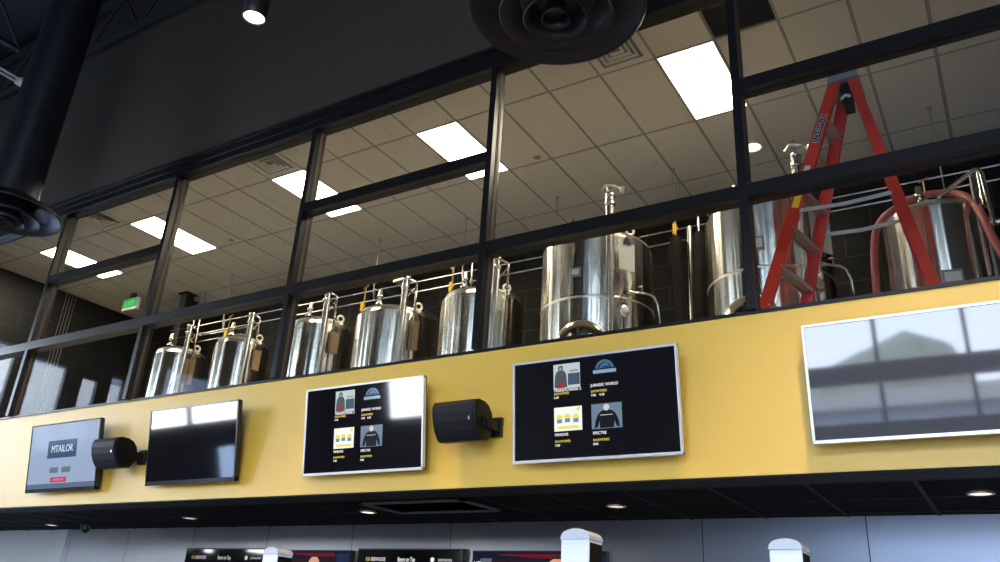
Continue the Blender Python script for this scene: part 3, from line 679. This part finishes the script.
def movies(t, s):
    def txt(body, fx, fy, size, col, nm, sxx=1.): text(body, size, cm(col, K), nm, t, (sx(fx), -.0175, sz(fy)), sxx, 'LEFT')
    # poster 1: pale poster with a cloaked figure, generic
    mb = MB(); fpoly(mb, rect(.262, .432, .045, .30)); mb.mat(1); fpoly(mb, rect(.355, .430, .15, .27), 2)
    mb.mat(2); fpoly(mb, [(.268, .29), (.272, .17), (.282, .125), (.300, .11), (.318, .11), (.336, .125), (.346, .17), (.350, .29)], 3)
    mb.mat(3); fpoly(mb, [(.287, .295), (.293, .235), (.330, .235), (.336, .295)], 4)
    mb.mat(2); fpoly(mb, circ(.309, .09, .03), 4); mb.mat(4); fpoly(mb, circ(.309, .095, .018), 5); fpoly(mb, rect(.368, .422, .115, .135), 4)
    mb.build('poster', [cm((.42, .48, .50), K), cm((.05, .075, .12), K), cm((.06, .075, .085), K), cm((.25, .03, .03), K), cm((.28, .24, .22), K)], t)['label'] = 'pale poster with a dark cloaked figure'
    txt('HOTEL', .262, .287, .018, WHT, 'title'); txt('TRANSYLVANIA 2', .262, .318, .028, WHT, 'title', .95)
    txt('SHOWTIMES', .262, .352, .022, YEL, 'caption', .95); txt('6:30', .262, .388, .022, WHT, 'showtime')
    # emblem: blue half dome over a word
    mb = MB(); fpoly(mb, circ(.585, .15, .10, 20, 0.15, PI - .15)); mb.mat(1); fpoly(mb, circ(.585, .15, .075, 20, .25, PI - .25), 2)
    mb.mat(0); fpoly(mb, [(.55, .14), (.57, .09), (.60, .08), (.62, .13), (.60, .115), (.575, .12)], 3); mb.mat(2); fpoly(mb, rect(.515, .655, .15, .185), 4)
    mb.build('emblem', [cm((.05, .12, .22), K), cm((.01, .025, .05), K), cm((.20, .30, .40), K)], t)['label'] = 'blue half round emblem'
    txt('JURASSIC WORLD', .497, .302, .027, WHT, 'title', .92)
    txt('SHOWTIMES', .497, .362, .022, YEL, 'caption', .95); txt('7:00    9:30', .497, .400, .022, WHT, 'showtime')
    # poster 3: cream with three small round shapes
    mb = MB(); fpoly(mb, rect(.262, .438, .49, .73))
    for cx, cy in ((.297, .60), (.347, .595), (.40, .60)):
        mb.mat(1); fpoly(mb, circ(cx, cy, .035), 2); mb.mat(2); fpoly(mb, rect(cx - .016, cx + .016, cy + .012, cy + .05), 3)
    mb.mat(1); fpoly(mb, rect(.287, .415, .682, .708), 2); fpoly(mb, circ(.417, .52, .02), 2)
    mb.build('poster', [cm((.75, .78, .68), K), cm((.7, .6, .12), K), cm((.12, .22, .33), K)], t)['label'] = 'cream poster with three small yellow shapes'
    txt('MINIONS', .265, .765, .027, WHT, 'title', .92); txt('SHOWTIMES', .265, .832, .022, YEL, 'caption', .95); txt('7:00', .265, .87, .022, WHT, 'showtime')
    # poster 4: grey with a dark figure in a suit
    mb = MB(); fpoly(mb, rect(.497, .68, .49, .735)); mb.mat(1)
    fpoly(mb, [(.515, .73), (.52, .66), (.535, .60), (.555, .565), (.58, .55), (.60, .55), (.625, .565), (.645, .60), (.66, .66), (.665, .73), (.645, .715), (.635, .66), (.63, .73), (.548, .73), (.545, .66), (.535, .715)], 2)
    mb.mat(2); fpoly(mb, circ(.588, .53, .032), 3); fpoly(mb, rect(.55, .625, .60, .606), 3)
    mb.build('poster', [cm((.13, .18, .24), K), cm((.008, .01, .015), K), cm((.5, .5, .5), K)], t)['label'] = 'grey poster with a figure in black'
    txt('SPECTRE', .502, .775, .027, WHT, 'title', .95); txt('SHOWTIMES', .502, .842, .022, YEL, 'caption', .95); txt('8:00', .502, .88, .022, WHT, 'showtime')
def tailor(t, s):
    mb = MB(); fpoly(mb, rect(0, 1, 0, .90)); mb.mat(1); fpoly(mb, rect(0, 1, .90, 1.0)); mb.build('display_picture', [cm((.26, .33, .46), K), cm((.09, .13, .21), K)], t)
    mb = MB(); fpoly(mb, rect(.27, .70, .25, .52), 2); mb.build('logo_box', cm((.025, .06, .13), K), t)
    text('MTAILOR', .104, cm((.6, .66, .74), K), 'logo_lettering', t, (sx(.485), -.018, sz(.385)), .88)
    mb = MB(); fpoly(mb, rect(.33, .455, .66, .745), 2); fpoly(mb, rect(.505, .635, .66, .745), 2); mb.build('store_badge', cm((.12, .145, .20), K), t)
    mb = MB(); fpoly(mb, rect(.35, .59, .81, .885), 2); mb.build('red_button', cm((.42, .05, .09), K), t)
    text('MTAILOR.COM', .03, cm((.6, .3, .35), K), 'button_lettering', t, (sx(.47), -.018, sz(.848)), .9)
tv(-8.42, 1.43 + E, .172, 'leftmost television, lit pale blue with a tailor advertisement', False, tailor)
tv(-6.40, 1.435 + E, .168, 'second television from the left, switched off with thin dark bezel', False)
tv(-4.355, 1.439 + E, .134, 'film showtimes television left of the middle speaker', True, movies)
tv(-2.335, 1.437 + E, .10, 'film showtimes television right of the middle speaker', True, movies)
tv(-.327, 1.448 + E, .045, 'blank silver framed television at the right edge, reflecting daylight', True, None, 'screen_pale')

# ------------------------------------------------------------------ wall speakers
def speaker(x, label, L=.37):
    t = empty('wall_speaker', (x, YW, 1.375 + E)); tag(t, label, 'speaker', 'black speakers on the yellow band')
    fr = [(-.335, .135), (-.352, .10), (-.352, .05), (-.335, -.01), (-.305, -.07), (-.265, -.118), (-.235, -.135)]
    back = [(-.15, -.125), (-.105, -.06), (-.095, .02), (-.115, .085), (-.16, .13), (-.22, .15), (-.29, .15)]
    n_ = MB().prism(fr + back, -L / 2, L / 2, 'x'); n_.build('cabinet', M['spk'], t, bevel=.008)
    g = [(a - .008, b - .002) for a, b in fr]
    MB().prism(g + [(a + .01, b) for a, b in reversed(fr)], -L / 2 + .01, L / 2 - .012, 'x').build('grille', M['spkg'], t)
    MB().box(L / 2 - .05, L / 2 - .038, -.3525, -.343, -.012, .012).build('badge', M['logo'], t)
    br = MB()
    for s in (-1, 1): br.box(s * (L / 2 + .012) - .006, s * (L / 2 + .012) + .006, -.24, -.03, -.035, .035)
    br.box(-L / 2 - .018, L / 2 + .018, -.04, -.028, -.035, .035).box(L / 2 - .06, L / 2 + .03, -.04, 0, -.07, .07)
    br.build('bracket', M['spk'], t)
    for s in (-1, 1): MB().cyl((s * (L / 2 + .016), -.2, 0), (s * (L / 2 + .034), -.2, 0), .03, 16).build('knob', M['spk'], t)
speaker(-3.33, 'black wall speaker between the two film showtimes televisions')
speaker(-7.42, 'black wall speaker between the tailor advertisement and the blank dark television')

# ------------------------------------------------------------------ soffit fittings
for x, y, lb, s in ((-5.10, 5.92, 'soffit downlight under the middle speaker', 1), (-2.645, 5.95, 'soffit downlight above the nearest square pillar', .45), (-.183, 5.83, 'soffit downlight at the right edge', .7), (-7.67, 6.0, 'soffit downlight above the left menu board', .6), (-10.7, 6.27, 'soffit downlight at the far left', 1)):
    t = empty('soffit_downlight', (x, y, ZS - .006)); tag(t, lb, 'ceiling light', 'round downlights in the black soffit')
    MB().lathe([(.062, 0), (.062, -.008), (.078, -.006), (.078, 0)], n=28).build('trim_ring', M['galv'], t)
    MB().lathe([(0, -.004), (.062, -.004), (.062, 0), (0, 0)], n=28).build('lens', mat('lit_lens', (.8, .8, .8), .5, 0, (1, .78, .58), 1.7 * s), t)
t = empty('soffit_vent', (-4.25, 5.72, ZS - .006)); tag(t, 'square open air vent in the black soffit under the middle speaker', 'air vent')
f = MB(); a, b = .56, .31
for bx in ((-a, a, -b, -b + .07), (-a, a, b - .07, b), (-a, -a + .07, -b, b), (a - .07, a, -b, b)): f.box(*bx, -.012, 0)
f.build('frame', M['ventgrey'], t)
MB().box(-a + .07, a - .07, -b + .07, b - .07, -.002, 0).build('opening', M['void'], t)
t = empty('security_camera', (-9.9, 6.24, ZS)); tag(t, 'small black dome camera under the soffit at the left', 'camera')
MB().lathe([(0, 0), (.07, 0), (.07, -.03), (.05, -.04), (0, -.04)], n=24).build('base', M['black'], t)
MB().lathe([(.058, -.03), (.056, -.07), (.04, -.1), (.02, -.115), (0, -.118)], n=24).build('dome', M['blackgloss'], t)

# ------------------------------------------------------------------ menu boards and bar televisions
YBK = 6.75
def menu(x0, x1, label, bright):
    w = x1 - x0; zt = .712 + E; h = .78
    t = empty('menu_board', ((x0 + x1) / 2, YBK - .055, zt)); tag(t, label, 'menu screen', 'beer menu screens above the bar')
    MB().box(-w / 2, w / 2, 0, .05, -h, 0).box(-.15, .15, .05, .0548, -h + .2, -.2).build('housing', M['tvback'], t, bevel=.004)
    MB().box(-w / 2 + .015, w / 2 - .015, -.003, 0, -h + .015, -.015).build('screen', M['screen'], t)
    y = -.004; k = bright
    text('FLIX', .05, cm((.6, .5, .08), k), 'logo_lettering', t, (-w / 2 + .12, y, -.105), .62, 'LEFT')
    text('BREWHOUSE', .05, cm((.7, .7, .7), k), 'logo_lettering', t, (-w / 2 + .19, y, -.105), .62, 'LEFT')
    text('Beers on Tap', .06, cm((.85, .85, .85), k), 'heading', t, (-.02, y, -.105), .66)
    text('DIGITALPOUR', .032, cm((.6, .6, .6), k), 'logo_lettering', t, (w / 2 - .21, y, -.108), .8, 'CENTER')
    mb = MB(); P = []
    for q in range(16):
        a = 2 * PI * q / 16; rr = .027 if q % 2 else .018; P.append((rr * math.cos(a) + w / 2 - .36, rr * math.sin(a) - .105))
    mb.prism(P, y - .001, y + .001, 'y').build('hop_mark', cm((.8, .8, .8), k), t)
    for fx in (-w / 2 + .09, .0):
        MB().box(fx - .03, fx + .03, y - .001, y + .001, -.235, -.18).build('yellow_square', cm((.55, .6, .05), k), t)
    text('1   FLIX LAGER', .05, cm((.5, .5, .5), k), 'beer_line', t, (-w / 2 + .16, y, -.21), .7, 'LEFT')
menu(-8.50, -7.10, 'left black beer menu screen headed Beers on Tap', .5)
menu(-5.84, -4.53, 'right black beer menu screen headed Beers on Tap', 1.)
def bartv(x0, x1, label, head, lo):
    w = x1 - x0; zt = .695 + E; h = .72
    t = empty('bar_television', ((x0 + x1) / 2, YBK - .06, zt)); tag(t, label, 'television', 'televisions above the bar')
    MB().box(-w / 2, w / 2, 0, .06, -h, 0).build('housing', M['tvback'], t, bevel=.004)
    def poly(nm, pts, col, k=1, lay=1): return MB().prism([(-w / 2 + .015 + a * (w - .03), -.015 - b * (h - .03)) for a, b in pts], -.002 - .001 * lay, 0, 'y').build(nm, mat('broadcast_colour', tuple(c * .1 for c in col), .6, 0, col, k, spec=.08), t)
    poly('screen_picture', rect(0, 1, 0, 1), (.006, .009, .022))
    poly('red_banner', [(.20, 0.025), (.80, .02), (.82, .07), (.55, .075), (.2, .035)], (.14, .006, .012), 1, 2)
    poly('dark_set', rect(.16, .86, .10, .9), (.02, .008, .012), 1, 2)
    hx = head
    pp = poly('presenter_head', circ(hx, .21, .14, 18, asp=.55), (.6, .3, .2), 1, 3)
    poly('presenter_suit', [(hx - .22, .95), (hx - .2, .55), (hx - .07, .44), (hx + .07, .44), (hx + .2, .55), (hx + .22, .95)], (.03, .035, .06), 1, 3)
    poly('presenter_hair', circ(hx, .17, .13, 12, .75, PI - .75, .6), (.03, .02, .02), 1, 4)
    poly('info_panel', rect(.84, .995, .03, .95), (.012, .022, .06), 1, 2)
    poly('logo_plate', rect(.06, .15, .08, .30), (.1, .11, .15), 1, 2)
    text('NFL', .06, cm((.6, .62, .7), 1), 'logo_lettering', t, (-w / 2 + .07, -.005, -.12), .9)
bartv(-7.02, -5.93, 'bar television between the two beer menu screens', .55, 0)
bartv(-4.43, -3.06, 'bar television behind the nearest square pillar', .66, 0)
bartv(-10.2, -8.9, 'bar television left of the left beer menu screen', .6, 0) if False else None

# ------------------------------------------------------------------ square steel pillars with domed caps
def pillar(x, y, h, w, label):
    t = empty('square_pillar', (x, y, 0), rz=0); tag(t, label, 'pillar', 'square steel pillars with domed caps')
    MB().box(-w / 2, w / 2, -w / 2, w / 2, .02, h).build('shaft', M['bezel_w'], t, bevel=.004)
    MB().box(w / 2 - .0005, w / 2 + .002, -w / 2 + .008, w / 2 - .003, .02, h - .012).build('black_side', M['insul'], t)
    MB().box(-w / 2 - .03, w / 2 + .03, -w / 2 - .03, w / 2 + .03, 0, .02).build('base_plate', M['galv'], t)
    # cap: barrel vault rising from a square rim
    n = 12; mb = MB(); P = [(-w / 2 - .004, 0)] + [(-(w / 2 + .002) * math.cos(PI * k / n), .012 + .036 * math.sin(PI * k / n)) for k in range(n + 1)] + [(w / 2 + .004, 0)]
    mb.prism(P, -w / 2 - .004, w / 2 + .004, 'y').build('domed_cap', M['clear'], t, (0, 0, h), bevel=.003)
M['bezel_w'] = add_noise(mat('pale_brushed_metal', (.8, .82, .84), .35, .0), (.88, .89, .90), (.94, .95, .96), (2, 2, 60))
pillar(-1.735, 3.52, .408 + E, .14, 'pale metal square pillar with domed cap, nearest to the middle')
pillar(-.90, 3.90, .405 + E, .14, 'pale metal square pillar with domed cap at the lower right')
pillar(-4.46, 4.28, .408 + E, .14, 'pale metal square pillar with domed cap right of left menu screen')

# ------------------------------------------------------------------ outside shapes seen in reflections
def tree(x, y, s, label):
    t = empty('roadside_tree', (x, y, -.12)); tag(t, label, 'tree', 'trees across the car park')
    MB().tube([(0, 0, 0), (.1, 0, 2 * s), (0, .1, 3 * s)], [.25 * s, .18 * s, .1 * s], 8).build('trunk', M['brown'], t)
    mb = MB()
    for k in range(7):
        a = k * 2.4; r = .9 * s; c = (r * math.cos(a), r * math.sin(a), (3 + .35 * (k % 4)) * s)
        mb.lathe([(0, -1.1 * s), (.8 * s, -.7 * s), (1.1 * s, 0), (.8 * s, .7 * s), (0, 1.1 * s)], c, 10)
    mb.build('crown', M['leaf'], t)

# ------------------------------------------------------------------ light
o = MB().box(-3.5, 0, -6, 0, 0, 15)
o.mat(1)
for k in range(6): o.box(0, .05, -5.4, -3.2, 1.0 + k * .5, 1.12 + k * .5)
tag(o.build('sky_blocking_building', [M['farwall'], M['paint']], None, (-30, -5, -.12)), 'unseen pale building with a slatted door, added to block sky', 'building')  # unseen building added to block bright sky in the pane reflections
t = empty('roadside_building', (-4, -34, -.12)); tag(t, 'low pale building across the car park', 'building')
b = MB().box(-16, 16, -4, 0, 0, 9.4); b.mat(1)
for k in range(7): b.prism([(-14 + k * 4.2, 6.6), (-13.6 + k * 4.2, 6.6), (-11.4 + k * 4.2, 8.9), (-11.8 + k * 4.2, 8.9)], 0, .08)
b.build('walls', [M['farroof'], M['paint']], t)
MB().prism([(-17, 9.4), (17, 9.4), (12, 10.2), (-12, 10.2)], -5, 1, 'y').build('roof', M['farwall'], t)
for k, (x, y, sz) in enumerate(((-20, -47, 2.9), (-6, -47, 3.1), (8, -47, 2.9), (22, -47, 2.8))):
    tree(x, y, sz, ['roadside tree farthest left behind the pale building', 'tallest roadside tree behind the pale building', 'roadside tree behind the middle of the pale building', 'roadside tree right of the pale building', 'roadside tree beyond the added canopy', 'roadside tree far beyond the added canopy'][k])
w = bpy.data.worlds.new('World'); bpy.context.scene.world = w; w.use_nodes = True
N = w.node_tree.nodes; L = w.node_tree.links; bg = N['Background']
tc = N.new('ShaderNodeTexCoord'); sp = N.new('ShaderNodeSeparateXYZ'); cr = N.new('ShaderNodeValToRGB'); L.new(tc.outputs['Generated'], sp.inputs[0]); L.new(sp.outputs['Z'], cr.inputs[0])
cr.color_ramp.elements[0].position = 0; cr.color_ramp.elements[0].color = (.88, .93, 1, 1); cr.color_ramp.elements[1].position = .6; cr.color_ramp.elements[1].color = (.42, .62, 1, 1)
L.new(cr.outputs[0], bg.inputs[0]); bg.inputs[1].default_value = 16
def lamp(kind, name, loc, energy, col, rot=(0, 0, 0), **k):
    l = bpy.data.lights.new(name, kind); l.energy = energy; l.color = col
    for a, b in k.items(): setattr(l, a, b)
    o = bpy.data.objects.new(name, l); C.objects.link(o); o.location = loc; o.rotation_euler = rot; return o
for x, y in ((-.1, 3.0), (4.0, 3.0), (-4.25, -1.5), (-.1, -1.5), (4.0, -1.5), (-8.4, -1.5)):
    lamp('SPOT', 'pendant_and_added_beam', (x, y, 4.07 + E), 400, (1, .8, .55), spot_size=1.9, spot_blend=.7, shadow_soft_size=.07)  # unseen spots added to warm the wall; no pendants hang there
lamp('SPOT', 'pendant_and_added_beam', (-4.25, 3.0, 4.07 + E), 400, (1, .8, .55), spot_size=1.6, spot_blend=.6, shadow_soft_size=.07)

# ------------------------------------------------------------------ camera
cam = bpy.data.cameras.new('camera'); co = bpy.data.objects.new('camera', cam); C.objects.link(co)
X = Vector((.85216323, .52012263, .05736091)); Y = Vector((-.16177172, .36610907, -.91640278)); Z = Vector((-.49764217, .77164538, .39612582))
m = Matrix((X, -Y, -Z)).transposed().to_4x4(); m.translation = (0, 0, E); co.matrix_world = m
cam.sensor_width = 36; cam.lens = 814.17 * 36 / 1000; cam.clip_start = .05
sc = bpy.context.scene; sc.camera = co
sc.view_settings.view_transform = 'Standard'; sc.view_settings.look = 'None'; sc.view_settings.gamma = 1; sc.view_settings.exposure = .18
sc.view_settings.use_curve_mapping = False
sc.cycles.use_denoising = True
sc.cycles.max_bounces = 8; sc.cycles.diffuse_bounces = 4; sc.cycles.glossy_bounces = 5; sc.cycles.transparent_max_bounces = 12
sc.cycles.sample_clamp_indirect = 12
